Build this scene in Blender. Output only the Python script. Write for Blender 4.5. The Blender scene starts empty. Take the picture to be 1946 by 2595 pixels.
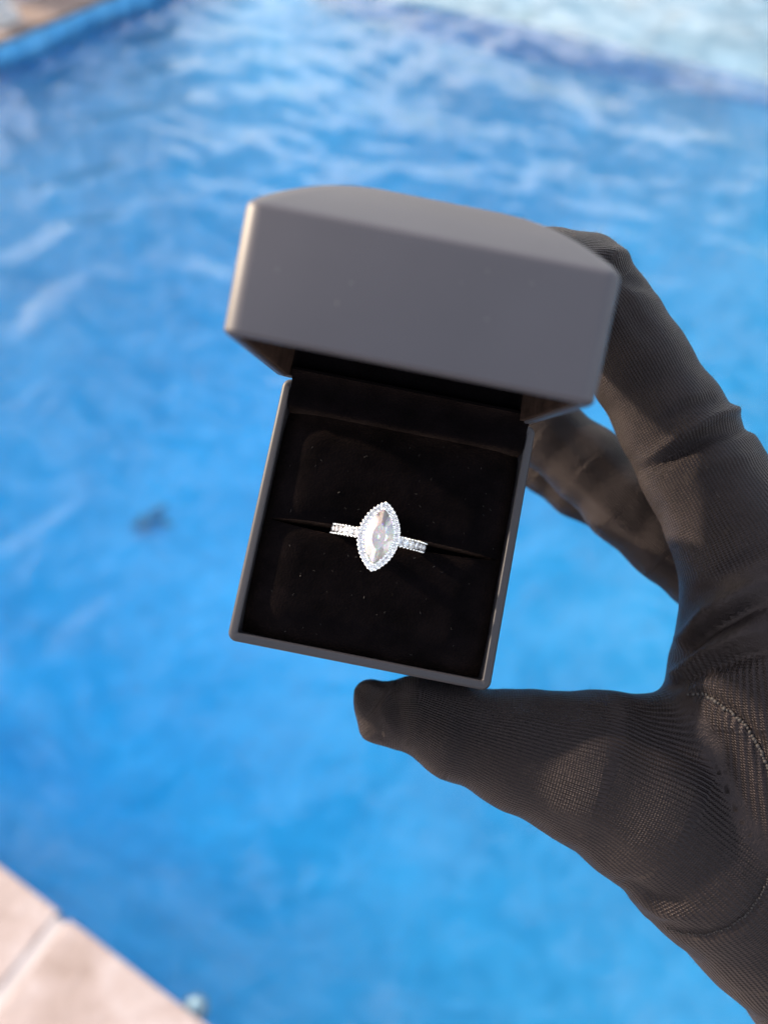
import bpy, bmesh, math, random
import numpy as np
from mathutils import Vector, Matrix, noise
from mathutils.bvhtree import BVHTree

random.seed(7)
rng = np.random.default_rng(7)
sc = bpy.context.scene
COL = sc.collection

# ------------------------------------------------------------------ camera
CAM_H = 1.40                      # lens height above the water (m)
PITCH = math.radians(50)          # looking down
FPX, CX, CY = 1949.0, 973.0, 1297.5
cam_d = bpy.data.cameras.new("camera")
cam = bpy.data.objects.new("camera", cam_d)
COL.objects.link(cam)
cam.location = (0, 0, CAM_H)
cam.rotation_euler = (math.pi / 2 - PITCH, 0, 0)
cam_d.sensor_fit = 'VERTICAL'
cam_d.sensor_height = 36.0
cam_d.lens = 36.0 * FPX / 2595.0
cam_d.clip_start = 0.01
cam_d.clip_end = 500
cam_d.dof.use_dof = True
cam_d.dof.focus_distance = 0.146
cam_d.dof.aperture_fstop = 9.0
sc.camera = cam

# ------------------------------------------------------------------ light
SUN_CAM = Vector((-0.82, 0.57, 0.02)).normalized()     # towards the sun, camera axes
world = bpy.data.worlds.new("World")
sc.world = world
world.use_nodes = True
wn = world.node_tree
R_CAM = Matrix.Rotation(math.pi / 2 - PITCH, 3, 'X')
SUN = (R_CAM @ SUN_CAM).normalized()
sky = wn.nodes.new('ShaderNodeTexSky')
sky.sky_type = 'NISHITA'
sky.sun_disc = False
sky.sun_elevation = math.asin(SUN.z)
sky.sun_rotation = math.atan2(SUN.x, SUN.y)
sky.dust_density = 1.5
# fair weather clouds all over the sky
wtc = wn.nodes.new('ShaderNodeTexCoord')
wmap = wn.nodes.new('ShaderNodeMapping')
wmap.inputs['Scale'].default_value = (1, 1, 2.6)
wnz = wn.nodes.new('ShaderNodeTexNoise')
wnz.inputs['Scale'].default_value = 2.4
wnz.inputs['Detail'].default_value = 7
wnz.inputs['Roughness'].default_value = 0.58
wrp = wn.nodes.new('ShaderNodeValToRGB')
wrp.color_ramp.elements[0].position = 0.48
wrp.color_ramp.elements[1].position = 0.60
wmx = wn.nodes.new('ShaderNodeMix')
wmx.data_type = 'RGBA'
wmx.inputs[7].default_value = (10.5, 10.4, 10.4, 1)
wn.links.new(wtc.outputs['Generated'], wmap.inputs[0])
wn.links.new(wmap.outputs[0], wnz.inputs['Vector'])
wn.links.new(wnz.outputs[0], wrp.inputs[0])
wn.links.new(wrp.outputs[0], wmx.inputs[0])
wn.links.new(sky.outputs[0], wmx.inputs[6])
wn.links.new(wmx.outputs[2], wn.nodes['Background'].inputs[0])
wn.nodes['Background'].inputs[1].default_value = 0.145
sun_d = bpy.data.lights.new("sun", 'SUN')
sun_d.energy = 4.5
sun_d.angle = math.radians(2.0)
sun_d.color = (1.0, 0.81, 0.60)
sun = bpy.data.objects.new("sun", sun_d)
COL.objects.link(sun)
sun.rotation_euler = SUN.to_track_quat('Z', 'Y').to_euler()
sun.location = (-3, 1, 4)
sc.view_settings.view_transform = 'Standard'
sc.view_settings.look = 'None'
sc.view_settings.exposure = 1.38
sc.view_settings.gamma = 1.0
sc.view_settings.use_curve_mapping = False
sc.cycles.max_bounces = 14
sc.cycles.transmission_bounces = 14
sc.cycles.transparent_max_bounces = 12
sc.cycles.glossy_bounces = 6
sc.cycles.sample_clamp_indirect = 8.0
sc.cycles.use_denoising = True
sc.cycles.caustics_reflective = False

# ------------------------------------------------------------------ helpers
CAMLOC = Vector((0, 0, CAM_H))


def cam_to_world(p):               # camera axes in mm -> world m
    return CAMLOC + R_CAM @ (Vector(p) * 0.001)


def px(x, y, d):                   # photograph position and distance (mm) -> camera axes mm
    return Vector(((x - CX) / FPX * d, -(y - CY) / FPX * d, -d))


def tag(o, label=None, cat=None, group=None, kind=None):
    if label: o['label'] = label
    if cat: o['category'] = cat
    if group: o['group'] = group
    if kind: o['kind'] = kind
    return o


def link(name, me, mat=None, parent=None, smooth=True):
    o = bpy.data.objects.new(name, me)
    COL.objects.link(o)
    if mat and not me.materials:
        me.materials.append(mat)
    if parent:
        o.parent = parent
    if smooth and me.polygons:
        me.polygons.foreach_set('use_smooth', [True] * len(me.polygons))
    return o


def mesh(name, verts, faces):
    me = bpy.data.meshes.new(name)
    me.from_pydata([tuple(v) for v in verts], [], faces)
    me.update()
    return me


def bm_mesh(name, bm):
    bmesh.ops.recalc_face_normals(bm, faces=bm.faces[:])
    me = bpy.data.meshes.new(name)
    bm.to_mesh(me)
    bm.free()
    return me


def empty(name, mat=None):
    o = bpy.data.objects.new(name, None)
    o.empty_display_size = 0.02
    COL.objects.link(o)
    if mat is not None:
        o.matrix_world = mat
    return o


def box_bm(bm, x0, x1, y0, y1, z0, z1):
    vs = [bm.verts.new(p) for p in ((x0, y0, z0), (x1, y0, z0), (x1, y1, z0), (x0, y1, z0),
                                    (x0, y0, z1), (x1, y0, z1), (x1, y1, z1), (x0, y1, z1))]
    for f in ((3, 2, 1, 0), (4, 5, 6, 7), (0, 1, 5, 4), (1, 2, 6, 5), (2, 3, 7, 6), (3, 0, 4, 7)):
        bm.faces.new([vs[i] for i in f])


# ------------------------------------------------------------------ materials
class NT:
    def __init__(self, name):
        self.m = bpy.data.materials.new(name)
        self.m.use_nodes = True
        self.t = self.m.node_tree
        self.b = self.t.nodes.get('Principled BSDF')
        self.out = self.t.nodes.get('Material Output')

    def n(self, typ, **kw):
        nd = self.t.nodes.new('ShaderNode' + typ)
        for k, v in kw.items():
            if k.startswith('i_'):
                nd.inputs[k[2:].replace('_', ' ')].default_value = v
            elif k.startswith('x_'):
                nd.inputs[int(k[2:])].default_value = v
            else:
                setattr(nd, k, v)
        return nd

    def l(self, a, b):
        self.t.links.new(a, b)

    def set(self, **kw):
        for k, v in kw.items():
            self.b.inputs[k.replace('_', ' ')].default_value = v
        return self

    def ramp(self, src, stops):
        r = self.n('ValToRGB')
        e = r.color_ramp.elements
        while len(e) < len(stops):
            e.new(0.5)
        for el, (p, c) in zip(e, stops):
            el.position = p
            el.color = (c[0], c[1], c[2], 1) if not isinstance(c, (int, float)) else (c, c, c, 1)
        self.l(src, r.inputs[0])
        return r.outputs[0]

    def coord(self, kind='Object'):
        return self.n('TexCoord').outputs[kind]

    def noise(self, vec, scale, detail=3, rough=0.5, dist=0.0):
        nd = self.n('TexNoise')
        nd.inputs['Scale'].default_value = scale
        nd.inputs['Detail'].default_value = detail
        nd.inputs['Roughness'].default_value = rough
        nd.inputs['Distortion'].default_value = dist
        if vec is not None:
            self.l(vec, nd.inputs['Vector'])
        return nd.outputs[0]

    def bump(self, h, strength=0.3, dist=0.001, normal=None):
        b = self.n('Bump')
        b.inputs['Strength'].default_value = strength
        b.inputs['Distance'].default_value = dist
        self.l(h, b.inputs['Height'])
        if normal is not None:
            self.l(normal, b.inputs['Normal'])
        return b.outputs[0]

    def math(self, op, a, b=None):
        m = self.n('Math', operation=op)
        for i, v in enumerate((a, b)):
            if v is None:
                continue
            if isinstance(v, (int, float)):
                m.inputs[i].default_value = v
            else:
                self.l(v, m.inputs[i])
        return m.outputs[0]


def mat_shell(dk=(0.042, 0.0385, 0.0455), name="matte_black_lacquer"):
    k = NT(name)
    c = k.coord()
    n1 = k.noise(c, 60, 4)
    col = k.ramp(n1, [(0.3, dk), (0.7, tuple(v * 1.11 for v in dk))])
    # scattered pale dust specks
    v = k.n('TexVoronoi', feature='F1')
    v.inputs['Scale'].default_value = 170
    k.l(c, v.inputs['Vector'])
    sp = k.math('LESS_THAN', v.outputs['Distance'], 0.035)
    gate = k.math('GREATER_THAN', k.noise(c, 45, 1), 0.62)
    m = k.n('Mix', data_type='RGBA')
    k.l(k.math('MULTIPLY', k.math('MULTIPLY', sp, gate), 0.5), m.inputs[0])
    k.l(col, m.inputs[6])
    m.inputs[7].default_value = (0.4, 0.39, 0.38, 1)
    k.l(m.outputs[2], k.b.inputs['Base Color'])
    k.set(Roughness=0.5, Specular_IOR_Level=0.3)
    k.l(k.bump(k.noise(c, 9000, 2), 0.08, 0.0001), k.b.inputs['Normal'])
    return k.m


def mat_velvet(name, dark=(0.0006, 0.0005, 0.0008), sheen=0.24):
    k = NT(name)
    c = k.coord()
    n1 = k.noise(c, 160, 3, 0.6)
    n2 = k.noise(c, 2600, 2, 0.7)
    col = k.ramp(n1, [(0.3, dark), (0.75, tuple(v * 2.2 for v in dark))])
    k.l(col, k.b.inputs['Base Color'])
    k.set(Roughness=0.95, Specular_IOR_Level=0.02, Sheen_Weight=sheen, Sheen_Roughness=0.45,
          Sheen_Tint=(0.50, 0.30, 0.22, 1))
    sw = k.ramp(k.math('MULTIPLY', n1, n2), [(0.12, sheen * 0.25), (0.4, sheen)])
    k.l(sw, k.b.inputs['Sheen Weight'])
    k.l(k.bump(n2, 0.6, 0.0003), k.b.inputs['Normal'])
    return k.m


def mat_simple(name, col, rough=0.5, metal=0.0, spec=0.5):
    k = NT(name)
    c = k.coord()
    nz = k.noise(c, 300, 3)
    k.l(k.ramp(nz, [(0.3, tuple(v * 0.92 for v in col)), (0.7, col)]), k.b.inputs['Base Color'])
    k.set(Roughness=rough, Metallic=metal, Specular_IOR_Level=spec)
    return k.m


def mat_gem(name, iors, rough, haze):
    k = NT(name)
    k.t.nodes.remove(k.b)
    # slightly different indices for the three primaries give the stone its fire
    prev = None
    cols = ((1, 0, 0, 1), (0, 1, 0, 1), (0, 0, 1, 1)) if len(iors) == 3 else ((1, 1, 1, 1),)
    for col, ior in zip(cols, iors):
        g = k.n('BsdfGlass')
        g.inputs['Color'].default_value = col
        g.inputs['IOR'].default_value = ior
        g.inputs['Roughness'].default_value = rough
        if prev is None:
            prev = g.outputs[0]
        else:
            a = k.n('AddShader')
            k.l(prev, a.inputs[0])
            k.l(g.outputs[0], a.inputs[1])
            prev = a.outputs[0]
    df = k.n('BsdfDiffuse')
    df.inputs['Color'].default_value = (1.0, 0.88, 0.86, 1)
    mx = k.n('MixShader')
    mx.inputs[0].default_value = haze
    k.l(prev, mx.inputs[1])
    k.l(df.outputs[0], mx.inputs[2])
    k.l(mx.outputs[0], k.out.inputs['Surface'])
    return k.m


def mat_glove():
    k = NT("black_knit")
    rib = k.n('Attribute', attribute_name='rib')
    s = rib.outputs['Vector']
    sep = k.n('SeparateXYZ')
    k.l(s, sep.inputs[0])
    u, v = sep.outputs[0], sep.outputs[1]            # along, across (mm)
    fade = sep.outputs[2]
    ribs = k.math('SINE', k.math('MULTIPLY', v, 2 * math.pi / 0.54), None)
    stitch = k.math('SINE', k.math('MULTIPLY', k.math('ADD', u, k.math('MULTIPLY', v, 0.9)), 2 * math.pi / 0.5), None)
    h = k.math('ADD', k.math('MULTIPLY', ribs, 0.7), k.math('MULTIPLY', k.math('MULTIPLY', ribs, stitch), 0.5))
    h = k.math('MULTIPLY', h, fade)
    c = k.coord()
    n1 = k.noise(c, 55, 4, 0.6)
    n2 = k.noise(c, 900, 3, 0.6)
    base = k.ramp(n1, [(0.3, (0.0022, 0.0016, 0.0020)), (0.7, (0.0036, 0.0026, 0.0031))])
    mx = k.n('Mix', data_type='RGBA', blend_type='MULTIPLY')
    mx.inputs[0].default_value = 1.0
    k.l(base, mx.inputs[6])
    k.l(k.ramp(k.math('ADD', k.math('MULTIPLY', h, 0.25), k.math('MULTIPLY', n2, 0.9)), [(0.15, 0.12), (0.85, 1.9)]), mx.inputs[7])
    k.l(mx.outputs[2], k.b.inputs['Base Color'])
    k.set(Roughness=0.46, Specular_IOR_Level=0.225, Sheen_Weight=0.045, Sheen_Roughness=0.4,
          Sheen_Tint=(0.85, 0.70, 0.66, 1), Specular_Tint=(1.0, 0.85, 0.88, 1))
    b1 = k.bump(k.math('ADD', h, k.math('MULTIPLY', k.noise(c, 2600, 2, 0.6), 1.2)), 0.9, 0.00016)
    b2 = k.bump(n1, 0.25, 0.0007, b1)
    k.l(b2, k.b.inputs['Normal'])
    return k.m


def mat_stone(name, cols, scale=14, rough=0.75):
    k = NT(name)
    c = k.coord()
    n1 = k.noise(c, scale, 6, 0.6, 0.6)
    n2 = k.noise(c, scale * 7, 4, 0.6)
    m = k.math('ADD', k.math('MULTIPLY', n1, 0.75), k.math('MULTIPLY', n2, 0.25))
    k.l(k.ramp(m, [(0.3, cols[0]), (0.5, cols[1]), (0.68, cols[2])]), k.b.inputs['Base Color'])
    k.set(Roughness=rough, Specular_IOR_Level=0.3)
    k.l(k.bump(n2, 0.5, 0.004), k.b.inputs['Normal'])
    return k.m


def mat_plaster():
    k = NT("blue_pool_plaster")
    c = k.coord()
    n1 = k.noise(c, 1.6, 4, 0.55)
    n2 = k.noise(c, 6.5, 4, 0.6, 1.4)  # blotches in the plaster colour imitate rippled light in the water
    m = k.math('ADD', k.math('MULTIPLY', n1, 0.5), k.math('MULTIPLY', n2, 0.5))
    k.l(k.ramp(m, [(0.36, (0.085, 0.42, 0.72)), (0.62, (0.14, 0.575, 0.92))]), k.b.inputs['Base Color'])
    k.set(Roughness=0.8, Specular_IOR_Level=0.2)
    return k.m


def mat_water():
    k = NT("pool_water")
    k.t.nodes.remove(k.b)
    c = k.coord()
    nz = k.noise(c, 24, 3, 0.55, 0.5)
    bp = k.bump(nz, 0.26, 0.012)
    fr = k.n('Fresnel')
    fr.inputs['IOR'].default_value = 1.33
    k.l(bp, fr.inputs['Normal'])
    gl = k.n('BsdfGlossy')
    gl.inputs['Roughness'].default_value = 0.05
    k.l(bp, gl.inputs['Normal'])
    tr = k.n('BsdfTransparent')
    mx = k.n('MixShader')
    k.l(fr.outputs[0], mx.inputs[0])
    k.l(tr.outputs[0], mx.inputs[1])
    k.l(gl.outputs[0], mx.inputs[2])
    k.l(mx.outputs[0], k.out.inputs['Surface'])
    ab = k.n('VolumeAbsorption')
    ab.inputs['Color'].default_value = (0.12, 0.855, 0.945, 1)
    ab.inputs['Density'].default_value = 0.46
    k.l(ab.outputs[0], k.out.inputs['Volume'])
    return k.m


M_SHELL = mat_shell()
M_VELVET = mat_velvet("black_velvet")
M_GLOVE = mat_glove()
M_GEM = mat_gem("clear_centre_gem", (2.40, 2.41, 2.43), 0.0, 0.23)
M_GEMS = mat_gem("clear_small_gem", (2.41,), 0.01, 0.10)
M_METAL = mat_simple("white_gold", (0.88, 0.87, 0.86), 0.16, 1.0)
M_LINT = mat_simple("pale_lint", (0.085, 0.075, 0.07), 0.8)
M_FUZZ = mat_simple("dark_fibre", (0.05, 0.04, 0.04), 0.6)
M_SEAM = mat_simple("black_thread", (0.012, 0.009, 0.009), 0.7)
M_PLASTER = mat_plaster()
M_WATER = mat_water()
M_TRAV = mat_stone("pale_travertine", ((0.17, 0.125, 0.108), (0.255, 0.205, 0.195), (0.32, 0.28, 0.28)), 11)
M_GROUT = mat_stone("white_grout", ((0.27, 0.235, 0.235), (0.32, 0.285, 0.285), (0.36, 0.33, 0.33)), 30)
M_BROWN = mat_stone("brown_stone", ((0.12, 0.08, 0.065), (0.18, 0.13, 0.11), (0.26, 0.20, 0.175)), 9)
M_TILE = mat_stone("waterline_tile", ((0.06, 0.24, 0.45), (0.08, 0.30, 0.53), (0.14, 0.38, 0.60)), 9, 0.3)
M_WHITE = mat_simple("white_paint", (0.50, 0.475, 0.46), 0.4)
M_FLOAT = mat_simple("pale_blue_plastic", (0.20, 0.32, 0.40), 0.4)
M_SHELL_SHADED = mat_shell((0.021, 0.019, 0.0225), "shaded_black_base")  # lid lacquer darkened, putting the lid's shade into the base colour
M_SHELF = mat_stone("pale_shelf_plaster", ((0.34, 0.50, 0.60), (0.42, 0.58, 0.66), (0.50, 0.64, 0.70)), 5)
M_LEAF = mat_simple("wet_leaf", (0.06, 0.20, 0.35), 0.5)

# ------------------------------------------------------------------ pool and deck
PC = Vector((-3.066, 1.781, 0))                  # pool corner
PU = Vector((0.861, -0.508, 0)).normalized()   # along the near coping
PV = Vector((0.508, 0.861, 0)).normalized()    # across the pool
POOL_M = Matrix(((PU.x, PV.x, 0, PC.x), (PU.y, PV.y, 0, PC.y), (0, 0, 1, 0), (0, 0, 0, 1)))
PL, PWID, COPE = 9.0, 5.6, 0.08
WAVE_SLOPE = 0.057
WAVE_SEED = 33


def shelf_edge(u):
    return 4.52 - 0.20 * math.sin(u / PL * math.pi) - 0.05 * math.sin(u * 2.1)


def floor_depth(u, v):
    t = min(max((u - 1.5) / 3.4, 0), 1)
    t = t * t * (3 - 2 * t)
    d = 1.85 - 1.45 * t

    def cove(e, w):                               # the floor curves up into the walls
        e = min(max(e / w, 0.0), 1.0)
        return 1 - (1 - e) ** 2.2
    return 0.10 + (d - 0.10) * cove(u + 0.05, 2.0) * cove(v + 0.05, 0.7) * cove(shelf_edge(u) + 0.1 - v, 2.4)


def build_pool():
    # basin: sloped floor, four walls, submerged shelf on the far side
    bm = bmesh.new()
    nu, nv = 72, 56
    g = [[bm.verts.new((PL * i / nu, PWID * j / nv, -floor_depth(PL * i / nu, PWID * j / nv)))
          for j in range(nv + 1)] for i in range(nu + 1)]
    for i in range(nu):
        for j in range(nv):
            bm.faces.new((g[i][j], g[i + 1][j], g[i + 1][j + 1], g[i][j + 1]))
    top = -0.05
    rim = [g[i][0] for i in range(nu + 1)] + [g[nu][j] for j in range(1, nv + 1)] + \
          [g[i][nv] for i in range(nu - 1, -1, -1)] + [g[0][j] for j in range(nv - 1, 0, -1)]
    tv = [bm.verts.new((v.co.x, v.co.y, top)) for v in rim]
    for a in range(len(rim)):
        b = (a + 1) % len(rim)
        bm.faces.new((rim[a], rim[b], tv[b], tv[a]))
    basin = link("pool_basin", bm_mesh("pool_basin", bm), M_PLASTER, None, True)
    basin.matrix_world = POOL_M
    tag(basin, "blue plastered basin of the swimming pool", None, None, 'structure')

    # shelf: a curved submerged step along the far side
    bm = bmesh.new()
    n = 40
    prof = []
    for i in range(n + 1):
        u = PL * i / n
        v = shelf_edge(u)
        prof.append((u, v))
    a = [bm.verts.new((u, v, -0.09)) for u, v in prof]
    b = [bm.verts.new((u, v - 0.02, -1.9)) for u, v in prof]
    c = [bm.verts.new((u, PWID - 0.002, -0.09)) for u, v in prof]
    for i in range(n):
        bm.faces.new((a[i], a[i + 1], c[i + 1], c[i]))
        bm.faces.new((b[i], b[i + 1], a[i + 1], a[i])).material_index = 1
    sh = link("pool_shelf", bm_mesh("pool_shelf", bm), M_SHELF, None, False)
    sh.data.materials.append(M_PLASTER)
    sh.matrix_world = POOL_M
    tag(sh, "pale shallow shelf under the water on the far side of the pool", None, None, 'structure')

    # water: rippled top on a closed body whose sides and bottom lie inside the masonry
    du = 0.018
    u0, u1, v0, v1 = -0.04, PL + 0.04, -0.04, PWID + 0.04
    nu, nv = int((u1 - u0) / du), int((v1 - v0) / du)
    us = np.linspace(u0, u1, nu + 1)
    vs = np.linspace(v0, v1, nv + 1)
    U, V = np.meshgrid(us, vs, indexing='ij')
    Z = np.zeros_like(U)
    rng = np.random.default_rng(WAVE_SEED)
    NW = 46
    for k in range(NW):
        lam = 0.085 * (0.75 / 0.085) ** ((k + rng.uniform(0, 1)) / NW)
        th = rng.normal(0.75, 0.85)
        slope = WAVE_SLOPE * rng.uniform(0.5, 1.2)
        ph = rng.uniform(0, 6.28)
        wob = 0.45 * lam * np.sin((U * math.sin(th) - V * math.cos(th)) * rng.uniform(0.8, 3) / lam * 0.35 + rng.uniform(0, 6))
        # every wave train comes and goes over the pool
        grp = 0.5 + 0.5 * np.sin(U * rng.uniform(-2.2, 2.2) + V * rng.uniform(-2.2, 2.2) + rng.uniform(0, 6.28))
        Z += grp * slope * lam / (2 * math.pi) * np.sin(2 * math.pi / lam * (U * math.cos(th) + V * math.sin(th) + wob) + ph)
    vts = np.stack([U, V, Z], -1).reshape(-1, 3)
    idx = np.arange((nu + 1) * (nv + 1)).reshape(nu + 1, nv + 1)
    quads = np.stack([idx[:-1, :-1], idx[1:, :-1], idx[1:, 1:], idx[:-1, 1:]], -1).reshape(-1, 4).tolist()
    ring = list(idx[:, 0]) + list(idx[-1, 1:]) + list(idx[-2::-1, -1]) + list(idx[0, -2:0:-1])
    base = len(vts)
    low = vts[ring].copy()
    low[:, 2] = -2.2
    vts = np.concatenate([vts, low])
    m = len(ring)
    for k in range(m):
        k2 = (k + 1) % m
        quads.append([int(ring[k]), base + k, base + k2, int(ring[k2])])
    quads.append([base + k for k in range(m)][::-1])
    w = link("pool_water", mesh("pool_water", vts.tolist(), quads), M_WATER)
    w.matrix_world = POOL_M
    tag(w, "rippled blue water filling the swimming pool", None, None, 'structure')

    # bedding under the near deck and along the left side
    bm = bmesh.new()
    box_bm(bm, -3.0, 12.0, -4.0, 0.012, -0.25, COPE - 0.0028)
    box_bm(bm, -3.0, -0.03, 0.012, 8.0, -0.25, COPE - 0.0028)
    box_bm(bm, -0.03, 12.0, PWID + 0.03, 8.0, -0.25, COPE - 0.0028)
    deck = link("deck", bm_mesh("deck", bm), M_GROUT, None, False)
    deck.matrix_world = POOL_M
    tag(deck, "stone paved deck round the pool with white joints", None, None, 'structure')
    # paving slabs near the camera, and along the left side
    def slab(u0, u1, v0, v1, mat, h=0.026):
        bm = bmesh.new()
        box_bm(bm, u0, u1, v0, v1, COPE - h, COPE + random.uniform(-0.0008, 0.0012))
        bmesh.ops.bevel(bm, geom=[e for e in bm.edges], offset=0.0035, segments=2, affect='EDGES', profile=0.6)
        return link("paving_slab", bm_mesh("paving_slab", bm), mat, deck, False)
    jw = 0.011
    for i in range(-2, 5):
        a0 = 2.97 + i * 0.58
        slab(a0 + jw, a0 + 0.58 - jw, -0.42, 0.02, M_TRAV)
    for i in range(-2, 5):
        a0 = 2.68 + i * 0.58
        slab(a0 + jw, a0 + 0.58 - jw, -0.86, -0.442, M_TRAV)
    for j in range(2, 12):
        b0 = 0.05 + j * 0.45
        slab(-0.30, 0.0, b0 + jw, b0 + 0.45 - jw, M_BROWN, 0.02)
    # waterline tiles on the left pool wall
    for j in range(8, 34):
        b0 = 0.155 * j
        bm = bmesh.new()
        box_bm(bm, -0.026, 0.012, b0 + 0.003, b0 + 0.152, -0.06, COPE - 0.024)
        bmesh.ops.bevel(bm, geom=[e for e in bm.edges], offset=0.003, segments=1, affect='EDGES')
        link("waterline_tile", bm_mesh("waterline_tile", bm), M_TILE, basin, False)

    # stone garden wall behind the left side of the pool
    gw = empty("garden_wall", POOL_M @ Matrix.Translation((-0.46, 0, COPE)))
    tag(gw, "low brown stone wall along the far deck behind the white bollard", "wall")
    bm = bmesh.new()
    box_bm(bm, -0.20, -0.02, 2.9, 4.05, -0.02, 0.37)
    link("wall_core", bm_mesh("wall_core", bm), M_BROWN, gw, False)
    z = 0.0
    for r in range(3):
        h = 0.122
        y = 2.9 - (r % 2) * 0.15
        while y < 4.05:
            L = random.uniform(0.24, 0.42)
            y0, y1 = max(y, 2.9) + 0.005, min(y + L, 4.06) - 0.005
            if y1 - y0 > 0.05 and y1 > 1.5:
                bm = bmesh.new()
                box_bm(bm, -0.03, random.uniform(0.0, 0.02), y0, y1, z + 0.006, z + h - 0.006)
                bmesh.ops.bevel(bm, geom=[e for e in bm.edges], offset=0.006, segments=1, affect='EDGES')
                link("stone_block", bm_mesh("stone_block", bm), M_BROWN, gw, False)
            y += L
        z += h
    # white post standing on the deck in front of the wall
    po = empty("white_bollard", POOL_M @ Matrix.Translation((-0.16, 2.68, COPE)))
    tag(po, "short white painted bollard on the deck at the far pool edge", "bollard")
    bm = bmesh.new()
    box_bm(bm, -0.05, 0.05, -0.05, 0.05, 0.06, 0.55)
    bmesh.ops.bevel(bm, geom=bm.edges[:], offset=0.006, segments=2, affect='EDGES')
    link("shaft", bm_mesh("shaft", bm), M_WHITE, po, False)
    bm = bmesh.new()
    box_bm(bm, -0.075, 0.075, -0.075, 0.075, 0.0, 0.06)
    bmesh.ops.bevel(bm, geom=bm.edges[:], offset=0.008, segments=2, affect='EDGES')
    link("foot_plate", bm_mesh("foot_plate", bm), M_WHITE, po, False)
    return basin


build_pool()


def lathe(prof, n=24):
    vs, fs = [], []
    for r, z in prof:
        for k in range(n):
            a = 2 * math.pi * k / n
            vs.append((r * math.cos(a), r * math.sin(a), z))
    for i in range(len(prof) - 1):
        for k in range(n):
            k2 = (k + 1) % n
            fs.append((i * n + k, i * n + k2, (i + 1) * n + k2, (i + 1) * n + k))
    fs.append(tuple(range(n))[::-1])
    fs.append(tuple((len(prof) - 1) * n + k for k in range(n)))
    return vs, fs


def ground_at(x, y, z):
    d = R_CAM @ px(x, y, 1.0)
    t = (z - CAM_H) / d.z
    return CAMLOC + d * t


# round white fitting bobbing at the coping, dark leaves on the floor
fp = ground_at(492, 2556, 0.0)
ft = empty("pool_float", Matrix.Translation((fp.x, fp.y, -0.006)))
tag(ft, "small round pale float on the water beside the near coping", "float")
v, f = lathe([(0.012, -0.02), (0.028, -0.012), (0.034, 0.0), (0.031, 0.008), (0.022, 0.014), (0.010, 0.017)])
link("float_body", mesh("float_body", v, f), M_FLOAT, ft)
ft.scale = (0.62, 0.62, 0.62)
v, f = lathe([(0.011, 0.014), (0.012, 0.022), (0.009, 0.026)], 16)
link("float_cap", mesh("float_cap", v, f), M_FLOAT, ft)

for (lx, ly, s, lab) in ((385, 1322, 0.12, "dark sunken leaf cluster seen through the water left of the box"),):
    p = ground_at(lx, ly, -1.0)
    pl = POOL_M.inverted() @ p
    for _ in range(4):
        p = ground_at(lx, ly, -floor_depth(pl.x, pl.y) + 0.01)
        pl = POOL_M.inverted() @ p
    vs, fs = [], []
    nleaf = 5
    for q in range(nleaf):
        a0 = q * 2.2 + 0.4
        ox, oy = ((0, 0), (0.55, -0.1), (-0.5, 0.25), (0.2, 0.5), (-0.3, -0.4))[q]
        ox, oy = ox * s, oy * s
        n = 10
        rows = []
        for i in range(n + 1):
            t = i / n
            wd = 0.17 * s * math.sin(math.pi * t) ** 0.8
            cxp, cyp = ox + (t - 0.5) * s * math.cos(a0), oy + (t - 0.5) * s * math.sin(a0)
            zz = 0.004 + 0.02 * s * math.sin(3 * t) + q * 0.003
            row = []
            for sgn, dz in ((-1, 0.06 * s), (0, 0), (1, 0.06 * s)):
                vs.append((cxp - sgn * wd * math.sin(a0), cyp + sgn * wd * math.cos(a0), zz + dz))
                row.append(len(vs) - 1)
            rows.append(row)
        for i in range(n):
            for k in (0, 1):
                fs.append((rows[i][k], rows[i + 1][k], rows[i + 1][k + 1], rows[i][k + 1]))
    o = link("sunken_leaf", mesh("sunken_leaf", vs, fs), M_LEAF)
    o.location = p
    md = o.modifiers.new("thick", 'SOLIDIFY')
    md.thickness = 0.0015
    tag(o, lab, "leaf")

# ------------------------------------------------------------------ ring box
A = math.radians(11.2)
E1 = Vector((math.cos(A), -math.sin(A), 0))       # box width, camera axes
E2 = Vector((math.sin(A), math.cos(A), 0))
E3 = Vector((0, 0, 1))
BW, BH, BD = 25.25, 25.95, 30.0                    # half width, half height, depth (mm)
B2 = (E2 * 0.9926 - E3 * 0.1214).normalized()     # towards the hinge
BN = E1.cross(B2).normalized()                    # out of the opening
BC = E1 * 0.85 + E2 * (-3.55) - E3 * 147.65       # centre of the rim


def frame(origin, x, y, z):                       # mm frame in camera axes -> world matrix with 1 unit = 1 m
    o = cam_to_world(origin)
    ax, ay, az = R_CAM @ x, R_CAM @ y, R_CAM @ z
    return Matrix(((ax.x, ay.x, az.x, o.x), (ax.y, ay.y, az.y, o.y), (ax.z, ay.z, az.z, o.z), (0, 0, 0, 1)))


MM = 0.001
BOX_M = frame(BC - BN * BD, E1, B2, BN)           # origin at the middle of the box's bottom
box = empty("ring_box", BOX_M)
tag(box, "open matte black ring box with velvet lining, held over the pool", "ring box")


def rrect(hx, hy, r, n=6):
    pts = []
    for cx, cy, a0 in ((hx - r, hy - r, 0), (-hx + r, hy - r, 90), (-hx + r, -hy + r, 180), (hx - r, -hy + r, 270)):
        for k in range(n + 1):
            a = math.radians(a0 + 90 * k / n)
            pts.append((cx + r * math.cos(a), cy + r * math.sin(a)))
    return pts


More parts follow.
